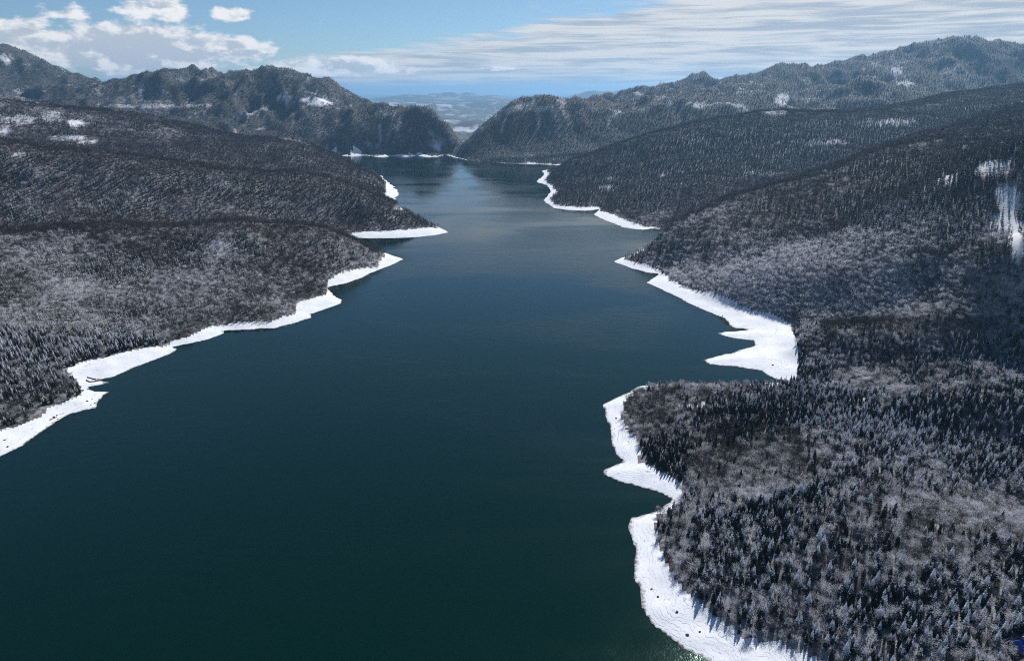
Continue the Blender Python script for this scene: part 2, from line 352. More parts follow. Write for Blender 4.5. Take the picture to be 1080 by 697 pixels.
# ---- clearings (centre by where they lie; radii in pixels of the photograph)
CLEAR = [(18,128,22,7,.55),(4,138,11,7,.9),(52,124,12,7,.5),(82,131,11,5,.9),(75,146,28,2.5,.7),(97,150,12,3,.95),(18,163,10,3,.6),
 (332,107,16,3.5,1),(300,103,8,2,.8),(1063,210,12,34,.72),(1072,262,10,32,.78),(1042,178,16,8,.72),(1050,240,8,14,.5),(1000,190,10,5,.5),(645,188,6,3,.45),(640,198,9,3,.4),(930,130,30,4,.5),(860,150,40,3,.45),
 (820,183,30,3,.35),(422,220,9,3,1),(412,228,6,3,.7),(232,262,16,9,.5),(815,120,12,3,.5),(700,185,8,4,.45),(780,205,10,3,.3),(945,76,5,6,.6),(952,88,9,3,.6),(824,104,7,6,.7),(735,112,5,4,.5),(400,148,1.6,12,.35),(310,124,1.6,12,.35),
 (900,420,15,4,.35),(770,425,16,3,.6),(735,426,20,2.5,.7),(815,495,14,5,.3),(150,112,60,2.0,.4),(460,154,9,1.2,1),(472,158,8,1.2,.9),(0,62,13,4,.9),(150,95,2,8,.3)]
def projv(x, y, z):
    d = y*math.cos(PITCH) + (H-z)*math.sin(PITCH); up = y*math.sin(PITCH) - (H-z)*math.cos(PITCH)
    d = np.maximum(d, 1); return 540 + F*x/d, 348.5 - F*up/d
def clearing(x, y, z):
    u, v = projv(x, y, z); c = np.zeros(len(x))
    rag = (fbm(x, y, 60, 4, .6) - .5)*3.6
    for (a, b_, ra, rb, s) in CLEAR:
        q = ((u-a)/ra)**2 + ((v-b_)/rb)**2
        m = s*(1 - smooth(q + rag, .75, 1.2))
        if (a, b_) == (422, 220): m = m*(y < 2600)
        c = np.maximum(c, m)
    return c
CLR = np.zeros(NR*NC); nn = GY.ravel() < 9500
CLR[nn] = clearing(GX.ravel()[nn], GY.ravel()[nn], GZ.ravel()[nn])
def gully(x, y):
    wx = x + (fbm(x, y, 300, 3) - .5)*160
    g_ = abs(2*vnoise(wx/115, y/520 + 3.3) - 1); m_ = smooth(fbm(x+70, y, 600, 3), .50, .66)
    return .42*(1 - smooth(g_, .01, .11))*m_*smooth(y, 4350, 4600)*(y < 9000)
CLR[nn] = np.maximum(CLR[nn], gully(GX.ravel()[nn], GY.ravel()[nn]))

idx = np.arange(NR*NC).reshape(NR, NC)
quads = np.stack([idx[:-1,:-1], idx[:-1,1:], idx[1:,1:], idx[1:,:-1]], -1).reshape(-1, 4)
V = np.stack([GX, GY, GZ], -1).reshape(-1, 3)
qm_dt = DT.ravel()[quads].mean(1); qm_y = V[quads][:,:,1].mean(1); qm_x = abs(V[quads][:,:,0].mean(1))
qm_z = V[quads][:,:,2].mean(1)
cls = np.full(len(quads), 1)
cls[qm_dt < 0] = 0
cls[(qm_y > 4250) & (qm_dt >= 0)] = 2
cls[qm_y > 9300] = 3
cls[(qm_y > 5600) & (qm_z < -60)] = 3
def ground_obj(name, c, mat, label):
    q = quads[cls == c]; used, inv = np.unique(q, return_inverse=True)
    me = mesh_np(name, V[used], inv.reshape(-1, 4), mat)
    at = me.attributes.new('clearing', 'FLOAT', 'POINT'); at.data.foreach_set('value', CLR[used].astype(np.float32))
    o = link(name, me); tag(o, label, kind='structure'); return o
ground_obj('shore', 0, m_beach, 'snow covered drawdown shore and lake bed')
ground_obj('hills', 1, m_hill, 'snowy ground of the wooded hills round the lake')
ground_obj('mountains', 2, m_mount, 'dark wooded mountains round the far end of the lake')
ground_obj('plain', 3, m_plain, 'far plain of snowy fields and dark woods')

# ---- water
m_water, t, b = new_mat('lake_water')
g = pos(t)
t.set(b.inputs['Base Color'], (.0003, .0122, .0084)); t.set(b.inputs['IOR'], 1.333); t.set(b.inputs['Specular Tint'], (.55, 1.0, .80))
gust = t.ramp(t.noise(t.scale(g.outputs[0], (.0016, .0040, 1)), 1.0, 5, .6, .6), .38, .66)
t.set(b.inputs['Roughness'], t.m('ADD', .04, t.m('MULTIPLY', gust, .15)))
n1 = t.noise(g.outputs[0], .55, 4, .62); n2 = t.noise(t.scale(g.outputs[0], (.6, 1, 1)), .11, 4, .6); n3 = t.noise(g.outputs[0], .035, 3, .5)
hgt = t.m('ADD', t.m('ADD', t.m('MULTIPLY', n1, .40), t.m('MULTIPLY', n2, .9)), t.m('MULTIPLY', n3, 1.2))
t.set(b.inputs['Normal'], t.node('ShaderNodeBump', {'Strength': t.m('ADD', .11, t.m('MULTIPLY', gust, .42)), 'Distance': .65, 'Height': hgt}).outputs[0])
wv = [(-3200,-2500,0),(3200,-2500,0),(3200,4780,0),(-3200,4780,0)]
me = mesh_np('lake', wv, [(0,1,2,3)], m_water); tag(link('lake', me), 'dark teal lake water', kind='structure')

# ---- haze
m_haze = bpy.data.materials.new('haze_air'); m_haze.use_nodes = True; t = NT(m_haze.node_tree); t.n.clear()
pv = t.node('ShaderNodeVolumePrincipled', {'Color': (.33, .65, 1.0), 'Density': 2.9e-5, 'Anisotropy': .42})
t.node('ShaderNodeOutputMaterial', {'Volume': pv.outputs[0]})
zl, zh = -420.0, 1060.0
x1, y0, y1 = 110000.0, -4000.0, 96000.0
hv = [(-x1,y0,zl),(x1,y0,zl),(x1,y1,zl),(-x1,y1,zl),(-x1,y0,zh),(x1,y0,zh),(x1,y1,zh),(-x1,y1,zh)]
hf = [(3,2,1,0),(4,5,6,7),(0,1,5,4),(1,2,6,5),(2,3,7,6),(3,0,4,7)]
tag(link('haze', mesh_np('haze', hv, hf, m_haze, False)), 'thin blue haze in the air', kind='stuff')

# ------------------------------------------------------------------ tree materials
def snow_mix(name, dark, dark2, frost, lo, hi, nscale, zb, big, top, fc, rv):
    m, t, b = new_mat(name); g = pos(t)
    oi = t.node('ShaderNodeObjectInfo')
    n = t.noise(g.outputs[0], nscale, 3, .6)
    bigN = t.noise(g.outputs[0], .009, 4, .6)
    nz = t.node('ShaderNodeSeparateXYZ', {0: g.outputs['True Normal']}).outputs[2]
    f = t.m('ADD', t.m('ADD', n, t.m('MULTIPLY', t.m('ABSOLUTE', nz), zb)), t.m('ADD', t.m('MULTIPLY', t.m('SUBTRACT', bigN, .5), big), t.m('MULTIPLY', t.m('SUBTRACT', oi.outputs['Random'], .5), rv)))
    fr1 = t.node('ShaderNodeAttribute', attribute_type='INSTANCER', attribute_name='frost').outputs['Fac']
    fr2 = t.node('ShaderNodeAttribute', attribute_type='OBJECT', attribute_name='frost').outputs['Fac']
    lz = t.node('ShaderNodeSeparateXYZ', {0: t.node('ShaderNodeTexCoord').outputs['Object']}).outputs[2]
    f = t.m('ADD', f, t.m('MULTIPLY', t.m('SUBTRACT', t.m('MAXIMUM', fr1, fr2), .5), fc))
    f = t.m('ADD', f, t.m('MULTIPLY', t.m('SUBTRACT', t.m('DIVIDE', lz, 20.0), .55), top))
    s = t.ramp(f, lo, hi)
    d = t.mix(oi.outputs['Random'], dark, dark2)
    t.set(b.inputs['Base Color'], t.mix(s, d, frost)); t.set(b.inputs['Roughness'], .85)
    t.set(b.inputs['Specular IOR Level'], .15)
    tl = t.node('ShaderNodeBsdfTranslucent', {'Color': t.mix(s, d, frost)})     # sun through snow-laden twigs
    mx = t.node('ShaderNodeMixShader', {0: t.m('MULTIPLY', s, .42), 1: b.outputs[0], 2: tl.outputs[0]})
    out_ = [q for q in t.n if q.type == 'OUTPUT_MATERIAL'][0]; t.set(out_.inputs['Surface'], mx.outputs[0])
    return m
m_needle = snow_mix('snowy_needles', (.016,.022,.018), (.030,.036,.026), (.82,.85,.90), .70, .86, .60, .20, .15, .66, .26, .30)
m_twig = snow_mix('frosted_twigs', (.050,.046,.047), (.092,.080,.077), (.82,.83,.88), .54, .80, .45, .10, .45, .16, .55, .62)
m_bark, t, b = new_mat('bark')
t.set(b.inputs['Base Color'], t.mix(t.noise(pos(t).outputs[0], 1.2, 4), (.045,.04,.037), (.15,.14,.135))); t.set(b.inputs['Roughness'], .9)

class Geo:
    def __init__(s): s.v = []; s.f = []
    def tri(s, a, b, c):
        i = len(s.v); s.v += [a, b, c]; s.f.append((i, i+1, i+2))
    def cone(s, p, q, r0, r1, n=5):
        p = np.array(p, float); q = np.array(q, float); d = q-p; d /= np.linalg.norm(d)
        a = np.cross(d, (0,0,1) if abs(d[2]) < .9 else (1,0,0)); a /= np.linalg.norm(a); b = np.cross(d, a)
        i = len(s.v)
        for k in range(n):
            c_, s_ = math.cos(2*math.pi*k/n), math.sin(2*math.pi*k/n)
            s.v.append(tuple(p + r0*(c_*a + s_*b))); s.v.append(tuple(q + r1*(c_*a + s_*b)))
        for k in range(n):
            k2 = (k+1) % n
            s.f.append((i+2*k, i+2*k2, i+2*k2+1)); s.f.append((i+2*k, i+2*k2+1, i+2*k+1))
    def mesh(s, name, mat): return mesh_np(name, s.v, s.f, mat, False)
def spruce(seed, tiers, br, h=20.0, rad=.19, irregular=.22):
    r = random.Random(seed); tr = Geo(); cr = Geo()
    tr.cone((0,0,-1.0), (0,0,h*.93), .30, .05, 6)
    for k in range(tiers):
        f = k/(tiers-1); z = h*(.10 + .88*f); R0 = h*rad*(1-f)**.80*(1 - .25*(1-f)**6) + .16
        off = r.random()*6.3; apex = (r.uniform(-.1,.1), r.uniform(-.1,.1), min(h, z + R0*.20 + h*.032))
        ring = []
        for j in range(br*2):
            a = off + math.pi*j/br + r.uniform(-.12,.12)
            q = R0*(r.uniform(1-irregular, 1+irregular) if j % 2 == 0 else r.uniform(.42,.62))
            ring.append((q*math.cos(a), q*math.sin(a), z - q*(.24 if j % 2 == 0 else .05) + r.uniform(-.15,.15)))
        for j in range(br*2): cr.tri(apex, ring[j], ring[(j+1) % (br*2)])
        # hanging undersides of the branch tips
        if tiers > 7:
            for j in range(0, br*2, 2):
                p = ring[j]; i0 = ring[j-1]; i1 = ring[(j+1) % (br*2)]
                m = ((i0[0]+i1[0])*.33, (i0[1]+i1[1])*.33, z - R0*.42)
                cr.tri(p, i0, m); cr.tri(p, m, i1)
    return tr, cr
def beech(seed, limbs, twigs, tw, tl, h=18.0):
    r = random.Random(seed); tr = Geo(); cr = Geo(); tr.cone((0,0,-1), (r.uniform(-.4,.4), r.uniform(-.4,.4), h*.62), .30, .14, 5)
    ends = []
    for k in range(limbs):
        a = 2.4*k + r.uniform(-.4,.4); z0 = h*r.uniform(.28,.58); L = h*r.uniform(.22,.40)
        tip = (math.cos(a)*L*r.uniform(.45,.85), math.sin(a)*L*r.uniform(.45,.85), min(h*.97, z0 + L*r.uniform(.7,1.15)))
        tr.cone((0,0,z0), tip, .12, .04, 3)
        ends.append(tip)
        for q in range(2):
            t2 = tuple(tip[i]*.6 + (0,0,z0)[i]*.4 + r.gauss(0, 1.5) for i in range(3)); tr.cone(tuple(tip[i]*.5 + (0,0,z0)[i]*.5 for i in range(3)), t2, .07, .03, 3); ends.append(t2)
    for k in range(twigs):
        e = r.choice(ends)
        p = np.array([e[0] + r.gauss(0,1.15), e[1] + r.gauss(0,1.15), e[2] + r.gauss(0,1.2)])
        d = np.array([p[0]*.22 + r.gauss(0,.55), p[1]*.22 + r.gauss(0,.55), r.uniform(.1,1.3)]); d /= np.linalg.norm(d)
        s_ = np.cross(d, (r.gauss(0,1), r.gauss(0,1), r.gauss(0,1))); s_ /= np.linalg.norm(s_)
        L = tl*r.uniform(.6,1.3); w_ = tw*r.uniform(.6,1.3)
        cr.tri(tuple(p - s_*w_), tuple(p + s_*w_), tuple(p + d*L))
    return tr, cr
def joined(g1, g2, name, mat1, mat2):
    i = len(g1.v); g = Geo(); g.v = g1.v + g2.v; g.f = g1.f + [tuple(j+i for j in f) for f in g2.f]
    me = g.mesh(name, mat1); me.materials.append(mat2)
    me.polygons.foreach_set('material_index', np.r_[np.zeros(len(g1.f), int), np.ones(len(g2.f), int)].astype(np.int32)); return me
sp_near = [spruce(s, 12, 9, rad=rd) for s, rd in ((1,.19),(2,.165),(3,.215),(4,.18))]
be_near = [beech(s, 9, 620, .085, 1.5) for s in (5,6,7,8)]
sp_mid = [spruce(s, 6, 6, rad=.19) for s in (9,10,11)]
be_mid = [beech(s, 7, 150, .18, 2.3) for s in (12,13,14)]
sp_far = [spruce(s, 4, 5, rad=.21) for s in (15,16)]
be_far = [beech(s, 5, 55, .30, 3.0) for s in (17,18)]
mesh_sp = [(a.mesh('trunk', m_bark), b_.mesh('crown', m_needle)) for a, b_ in sp_near]
mesh_be = [(a.mesh('trunk', m_bark), b_.mesh('crown', m_twig)) for a, b_ in be_near]
protos = bpy.data.collections.new('tree_shapes')
def proto(i, g, kind):
    me = joined(g[0], g[1], 'tree_shape', m_bark, m_needle if kind == 's' else m_twig)
    protos.objects.link(bpy.data.objects.new('shape_%02d' % i, me))
for i, g in enumerate(sp_near): proto(i, g, 's')
for i, g in enumerate(be_near): proto(4+i, g, 'b')
for i, g in enumerate(sp_mid): proto(8+i, g, 's')
for i, g in enumerate(be_mid): proto(11+i, g, 'b')
for i, g in enumerate(sp_far): proto(14+i, g, 's')
for i, g in enumerate(be_far): proto(16+i, g, 'b')

# ------------------------------------------------------------------ where the trees stand
def grid(xa, xb, ya, yb, c):
    X, Y_ = np.meshgrid(np.arange(xa, xb, c), np.arange(ya, yb, c*.9))
    X = X + (np.arange(Y_.shape[0])[:,None] % 2)*c*.5
    X = X + rng.uniform(-.6,.6,X.shape)*c; Y_ = Y_ + rng.uniform(-.6,.6,X.shape)*c
    return X.ravel(), Y_.ravel()
g1 = grid(-1500, 1700, 250, 1500, 5.5); g2 = grid(-3300, 3600, 1500, 4300, 7.8); g3 = grid(-6800, 6800, 4300, 8800, 14.0)
x = np.r_[g1[0], g2[0], g3[0]]; y = np.r_[g1[1], g2[1], g3[1]]
k = abs(x) < .80*(y*.944 + 135) + 120
x, y = x[k], y[k]
z = sample(GZ, x, y); dt = sample(DT, x, y)
edge = (vnoise(x/9, y/9) - .5)*8 + (vnoise(x/31, y/31) - .5)*6
cl = np.maximum(clearing(x, y, z), gully(x, y)*1.1)
k = (dt > 1.5 + edge) & (z > -60) & (rng.random(len(x)) > cl*1.12)
x, y, z, dt = x[k], y[k], z[k], dt[k]
# leave out what hills hide
azs = np.linspace(-.86, .86, 1000); rr = np.arange(260, 9400, 14.0)
AX = np.sin(azs)[:,None]*rr; AY = np.cos(azs)[:,None]*rr
AE = (sample(GZ, AX.ravel(), AY.ravel()).reshape(AX.shape) + 4 - H)/rr
AM = np.maximum.accumulate(AE, 1)
ad = np.hypot(x, y); ai = np.clip(((np.arctan2(x, y) + .86)/1.72*999).round().astype(int), 0, 999)
ri = np.clip(((ad - 60 - 260)/14).astype(int), 0, len(rr)-1)
vis = (z + 24 + 14 - H)/ad > AM[ai, ri]
x, y, z, dt, ad = x[vis], y[vis], z[vis], dt[vis], ad[vis]
# which kind: groves, more spruce in the side valleys and on the far slopes
u, v = projv(x, y, z)
con = .34 + (fbm(x, y, 130, 4) - .5)*2.6 + (fbm(x+333, y, 420, 3) - .5)*1.4
def zone(a, b_, ra, rb, s):
    global con
    con = con + s*np.exp(-(((u-a)/ra)**2 + ((v-b_)/rb)**2))
for zz in ((1000,440,160,24,.9),(860,440,60,22,.5),(720,480,40,18,.5),(900,530,110,45,.45),(960,370,110,18,.45),(950,215,120,45,.40),(1020,250,60,40,.3),(840,150,220,25,.35),(230,200,160,22,.40),
           (90,225,120,30,.30),(870,290,150,35,-.55),(740,300,90,18,-.7),(720,410,70,12,-1.0),(860,590,230,110,-.42),(170,260,160,22,-.10),(700,590,35,60,-.6),(40,330,120,60,.12),(640,210,60,25,.2),(350,230,60,12,.3),(760,120,150,20,.25),(300,110,260,30,.6),(620,130,120,35,.6),(850,80,250,25,.6)): zone(*zz)
con = con + .6*(y > 4300)
CREST_LINES = (([(670,257),(698,243),(736,224),(829,190),(904,165),(978,143),(1085,113)],1500,2750,6), ([(0,153),(112,167),(205,181),(310,188),(390,206),(425,222)],1700,2500,5),
           ([(0,246),(236,241),(330,245),(380,256),(410,270)],1200,1850,5), ([(0,110),(112,121),(187,134),(261,147),(354,168),(388,184)],2700,3500,4),
           ([(866,347),(950,344),(1024,349),(1080,349)],850,1080,6), ([(580,182),(625,165),(700,141),(760,126),(880,121),(1000,103),(1080,91)],2900,4300,4))
def crest_of(u, v, y):
    out = np.zeros(len(u))
    for (line, ya, yb, wd) in CREST_LINES:
        lu, lv = zip(*line); q = v - np.interp(u, lu, lv)
        out = np.maximum(out, ((u >= lu[0]) & (u <= lu[-1]) & (y > ya) & (y < yb))*np.exp(-(q/wd)**2))
    return out
crests = crest_of(u, v, y)
con = con - .9*crests + .35*((y > 2600) & (y < 4300) & (u > 560))*(1 - crests)
isS = rng.random(len(x)) < np.clip(con, .04, .93)
hgt = np.where(isS, rng.uniform(10.5, np.where(y < 1300, 20, 23), len(x)), rng.uniform(9, np.where(y < 1400, 14.5, 17.5), len(x)))*np.where(dt < 12, .85, 1.0)
far_t = y > 4300
hgt = hgt*np.where(far_t, .78, 1)
wid = rng.uniform(.85, 1.2, len(x))*np.where(~isS & ~far_t, rng.uniform(1.0, np.where(y < 1400, 1.2, 1.42), len(x)), 1.0)*np.where(far_t, 1.75, 1.0)*np.where((y > 1500) & ~far_t, 1.12, 1.0)

# prominent spruces, from where their tops stand in the photograph
tops = []
def T_(ox, oy, sc_, pts):
    for p in pts: tops.append((ox + p[0]/sc_, oy + p[1]/sc_, 18.5 if len(p) > 2 else 14.0))
T_(780,440,4.978,[(220,235),(195,270),(290,250),(318,240),(370,230),(398,200),(455,185),(605,160),(655,180,1),(612,240,1),(745,150),(790,160),(790,200),(820,180),(885,200),(795,285),(705,300,1),(743,340),(560,300),
 (500,335),(540,340),(405,300),(425,300),(380,330),(340,380),(385,390),(420,350),(345,345),(290,350),(260,360),(75,395,1),(150,405,1),(195,350),(112,475,1),(130,260),(80,290),(10,270),(120,330),(200,470),(220,460),(245,490),
 (330,510,1),(365,500),(420,440),(440,475),(480,455),(550,470),(570,430),(585,350),(630,460,1),(695,390,1),(745,410,1),(775,450),(830,470,1),(720,500),(840,600),(795,620),(670,630),(555,640),(600,650),(545,580),(570,560),
 (490,600),(430,560),(515,540),(640,570),(350,625),(315,600),(230,610),(200,560,1),(170,575,1),(215,540),(160,500),(100,620),(560,540),(740,560)])
T_(900,540,4.439,[(65,115,1),(175,110),(220,95),(345,55),(370,85,1),(415,45),(470,155,1),(465,80),(520,80),(560,165),(625,55),(655,95),(690,70),(720,65),(735,150),(675,15),(185,240,1),(210,275),(285,265),(345,235,1),(380,265),
 (130,215),(390,365,1),(470,395,1),(325,425),(235,370),(255,390),(35,395),(80,395),(150,360),(85,450),(60,480),(20,490),(130,510),(200,500),(260,460),(360,490),(540,470,1),(575,450),(530,560),(655,460),(685,470),(720,345),
 (745,255),(770,290),(700,210),(690,250),(665,260),(715,420),(640,410),(5,145)])
T_(640,530,4.173,[(367,90,1),(390,100),(470,90,1),(455,45),(585,80,1),(520,70),(680,25),(600,230,1),(485,210),(680,205),(665,150),(535,120),(640,60),(690,250,1),(712,260),(750,250),(770,210),(800,215),(845,180),(885,180),(760,70),
 (745,95),(725,105),(790,45),(860,60),(810,380),(600,310),(675,345),(885,270),(900,290),(755,290),(780,300),(505,300)])
T_(620,380,4.358,[(455,310,1),(420,335,1),(395,335,1),(520,350,1),(580,360,1),(495,235),(525,250),(715,290),(690,310),(550,540),(900,125,1),(880,140,1),(850,140),(990,150,1),(935,160),(250,235)])
px, py, ph = [], [], []
for (tu, tv, hh_) in tops:
    k_ = kv(tv); yy = np.arange(350, 1300, 1.5); xx, = [ (tu-540)/F*(yy*math.cos(PITCH) + (H-(H+yy*k_))*math.sin(PITCH)) ]
    gz = sample(GZ, xx, yy); ray = H + yy*k_; hit = np.nonzero(ray - gz < hh_)[0]
    if len(hit): px.append(xx[hit[0]]); py.append(yy[hit[0]]); ph.append(hh_*random.Random(int(tu*7)).uniform(.93, 1.1))
px, py, ph = map(np.array, (px, py, ph))
# the cabin's plot
CAB = P(1073, 684, 40.0)
for _ in range(12): CAB = P(1073, 684, ground(CAB[0], CAB[1]) + .3)
near_m = y < 1500
kill = np.zeros(len(x), bool)
for a, b_, h_ in zip(px, py, ph):
    kill |= near_m & ((x-a)**2 + (y-b_)**2 < (4.2)**2)
def plot(x, y): return ((x-CAB[0])**2 + (y-CAB[1])**2 < 9**2) | ((abs(x-CAB[0] - (y-CAB[1])*.75) < 6.5) & (y < CAB[1]) & (y > CAB[1]-22))
kill |= plot(x, y)
pk = ~plot(px, py); px, py, ph = px[pk], py[pk], ph[pk]
k = ~kill
x, y, z, dt, isS, hgt, wid = (q[k] for q in (x, y, z, dt, isS, hgt, wid))
n0 = len(px)
x = np.r_[px, x]; y = np.r_[py, y]; z = sample(GZ, x, y); dt = np.r_[np.full(n0, 50.), dt]
isS = np.r_[np.ones(n0, bool), isS]; hgt = np.r_[ph, hgt]; wid = np.r_[np.full(n0, 1.0), wid]
rot = rng.uniform(0, 6.283, len(x)); ad = np.hypot(x, y)
u, v = projv(x, y, z); vt = projv(x, y, z + hgt)[1]
size = v - vt
print('TREES', len(x), 'near', int((ad < 1250).sum()), 'spruce', int(isS.sum()))
frost = .42 + (fbm(x, y+900, 240, 4) - .5)*2.0 + (fbm(x+50, y, 45, 2) - .5)*.5
for (a, b_, ra, rb, s_) in ((870,590,260,110,.30),(740,440,110,45,.30),(700,590,40,70,.15),(900,500,120,30,.15),(900,300,170,40,.30),(740,290,100,25,.20),(850,110,330,75,-.40),(960,200,200,60,-.25),(680,190,100,45,-.40),(150,330,260,75,.15),(120,190,300,45,-.22),
    (260,165,180,25,-.25),(200,235,250,10,-.2),(980,420,140,30,-.15),(900,345,120,7,-.5),(750,402,100,7,-.35),(870,172,130,12,-.5),(1000,135,70,10,-.4),(300,181,200,6,-.35),(180,238,200,5,-.35)):
    frost = frost + s_*np.exp(-(((u-a)/ra)**2 + ((v-b_)/rb)**2))
frost = frost - .75*crest_of(u, v, y) - .22*((y > 2600) & (u > 560)) - .14*smooth(y, 1300, 2000) + rng.normal(0, .16, len(x))
frost = np.clip(np.where(y > 4300, frost*.5 - .52, frost), -.3, 1.3)
variant = rng.integers(0, 1000, len(x))
inview = (u > 4) & (u < 1076) & (v < 694) & (vt > 2)
def pick(mask, first, nmax=300):
    order = list(first)
    rest = np.nonzero(mask & inview)[0]; rest = rest[np.argsort(-size[rest])]
    s_ = set(order)
    for i in rest:
        if len(order) >= nmax: break
        if i not in s_: order.append(int(i))
    return order
big = [i for i in range(n0) if inview[i]]
ind_s = pick(isS & (ad < 1300), big); ind_b = pick(~isS & (ad < 1300), [])
# slimmer, taller trees near the shore edge read as the wood's edge
def make_tree(kind, i):
    ms = mesh_sp if kind == 's' else mesh_be
    tr, cr = ms[variant[i] % 4]
    base = 20.0 if kind == 's' else 18.0
    return tr, cr, hgt[i]/base
seen_labels = set()
def words(n):
    ones = 'zero one two three four five six seven eight nine ten eleven twelve thirteen fourteen fifteen sixteen seventeen eighteen nineteen'.split()
    tens = 'x x twenty thirty forty fifty sixty seventy eighty ninety'.split()
    n = max(0, min(99, n)); return ones[n] if n < 20 else tens[n//10] + ('-' + ones[n % 10] if n % 10 else '')
def label_for(kind, i):
    uu, vv = u[i]/10.80, (697 - (v[i] + vt[i])/2)/6.97
    sz = ['tall'] if hgt[i] > (17 if kind == 's' else 14.5) else ['short'] if hgt[i] < (13.8 if kind == 's' else 12) else ['middling']
    m_ = 1.0 if kind == 's' else 1.12
    sh = 'slender' if wid[i] < m_ - .07 else 'broad' if wid[i] > m_ + .07 else 'even'
    nm = 'snowy spruce' if kind == 's' else 'frosted bare tree'
    by = ' by shore' if dt[i] < 9 else ''
    a_, b_ = int(round(uu)), int(round(vv))
    for da, db in (((0,0),(0,1),(1,0),(0,-1),(-1,0),(1,1),(-1,-1),(1,-1),(-1,1),(0,2),(0,-2),(1,2),(-1,2),(1,-2),(-1,-2)) if a_ < 98 else ((0,0),(0,1),(0,-1),(-1,0),(-1,1),(-1,-1),(0,2),(0,-2),(-1,2),(-1,-2))):
        L = '%s %s %s%s, %s percent across and %s percent up the photo' % (sz[0], sh, nm, by, words(a_+da), words(b_+db))
        if L not in seen_labels: break
    seen_labels.add(L); return L
first = {}
def spawn(kind, i):
    key = (kind, variant[i] % 4)
    name = 'spruce_tree' if kind == 's' else 'beech_tree'
    tr, cr, s_ = make_tree(kind, i)
    if key not in first:
        root = bpy.data.objects.new(name, None); C.objects.link(root); root.empty_display_size = 1
        a = link('trunk', tr, root); b_ = link('crown', cr, root); first[key] = (root, a, b_)
    else:
        r0, a0, b0 = first[key]; root = r0.copy(); C.objects.link(root)
        for c0 in (a0, b0):
            c = c0.copy(); C.objects.link(c); c.parent = root; b_ = c
    root.location = (x[i], y[i], z[i]); root.rotation_euler = (0, 0, rot[i]); root.scale = (s_*wid[i], s_*wid[i], s_)
    b_['frost'] = float(frost[i])
    tag(root, label_for(kind, i), 'tree', 'snow-dusted spruces of the near wood' if kind == 's' else 'frosted bare trees of the near wood')
for i in ind_s: spawn('s', i)
for i in ind_b: spawn('b', i)

# ---- the rest of the woods
single = np.zeros(len(x), bool); single[ind_s] = True; single[ind_b] = True
lod = np.where(ad < 1250, 0, np.where(y < 4300, 1, 2))
pi = np.where(isS, np.choose(lod, [variant % 4, 8 + variant % 3, 14 + variant % 2]), np.choose(lod, [4 + variant % 4, 11 + variant % 3, 16 + variant % 2]))
ng = bpy.data.node_groups.new('stand_of_trees', 'GeometryNodeTree')
ng.interface.new_socket('Geometry', in_out='INPUT', socket_type='NodeSocketGeometry'); ng.interface.new_socket('Geometry', in_out='OUTPUT', socket_type='NodeSocketGeometry')
gi = ng.nodes.new('NodeGroupInput'); go = ng.nodes.new('NodeGroupOutput')
ci = ng.nodes.new('GeometryNodeCollectionInfo'); ci.inputs['Collection'].default_value = protos
ci.inputs['Separate Children'].default_value = True; ci.inputs['Reset Children'].default_value = True
ip = ng.nodes.new('GeometryNodeInstanceOnPoints'); ip.inputs['Pick Instance'].default_value = True
def named(nm, typ):
    q = ng.nodes.new('GeometryNodeInputNamedAttribute'); q.data_type = typ; q.inputs['Name'].default_value = nm
    return [o for o in q.outputs if o.enabled and o.name == 'Attribute'][0]
ng.links.new(gi.outputs[0], ip.inputs['Points']); ng.links.new(ci.outputs[0], ip.inputs['Instance'])
ng.links.new(named('shape', 'INT'), ip.inputs['Instance Index']); ng.links.new(named('turn', 'FLOAT_VECTOR'), ip.inputs['Rotation']); ng.links.new(named('size', 'FLOAT_VECTOR'), ip.inputs['Scale'])
ng.links.new(ip.outputs[0], go.inputs[0])
def wood(name, m, label, cat):
    me = bpy.data.meshes.new(name); k = int(m.sum())
    me.vertices.add(k); me.vertices.foreach_set('co', np.stack([x[m], y[m], z[m]], 1).astype(np.float32).ravel())
    def at(nm, typ, key, arr):
        a = me.attributes.new(nm, typ, 'POINT'); a.data.foreach_set(key, arr.ravel())
    at('shape', 'INT', 'value', pi[m].astype(np.int32))
    at('turn', 'FLOAT_VECTOR', 'vector', np.stack([rng.normal(0,.02,k), rng.normal(0,.02,k), rot[m]], 1).astype(np.float32))
    s_ = hgt[m]/np.where(isS[m], 20.0, 18.0)
    at('size', 'FLOAT_VECTOR', 'vector', np.stack([s_*wid[m], s_*wid[m], s_], 1).astype(np.float32))
    at('frost', 'FLOAT', 'value', frost[m].astype(np.float32))
    o = link(name, me); md = o.modifiers.new('trees', 'NODES'); md.node_group = ng
    tag(o, label, cat, kind='stuff')
fr = y >= 4300
wood('spruce_forest', isS & ~single & ~fr, 'dark snow-dusted spruces covering the hills on both sides of the lake', 'forest')
wood('beech_forest', ~isS & ~single & ~fr, 'frosted grey-brown bare woods covering the hills on both sides of the lake', 'forest')
wood('mountain_forest', fr, 'far dark woods on the blue mountains beyond the lake', 'forest')

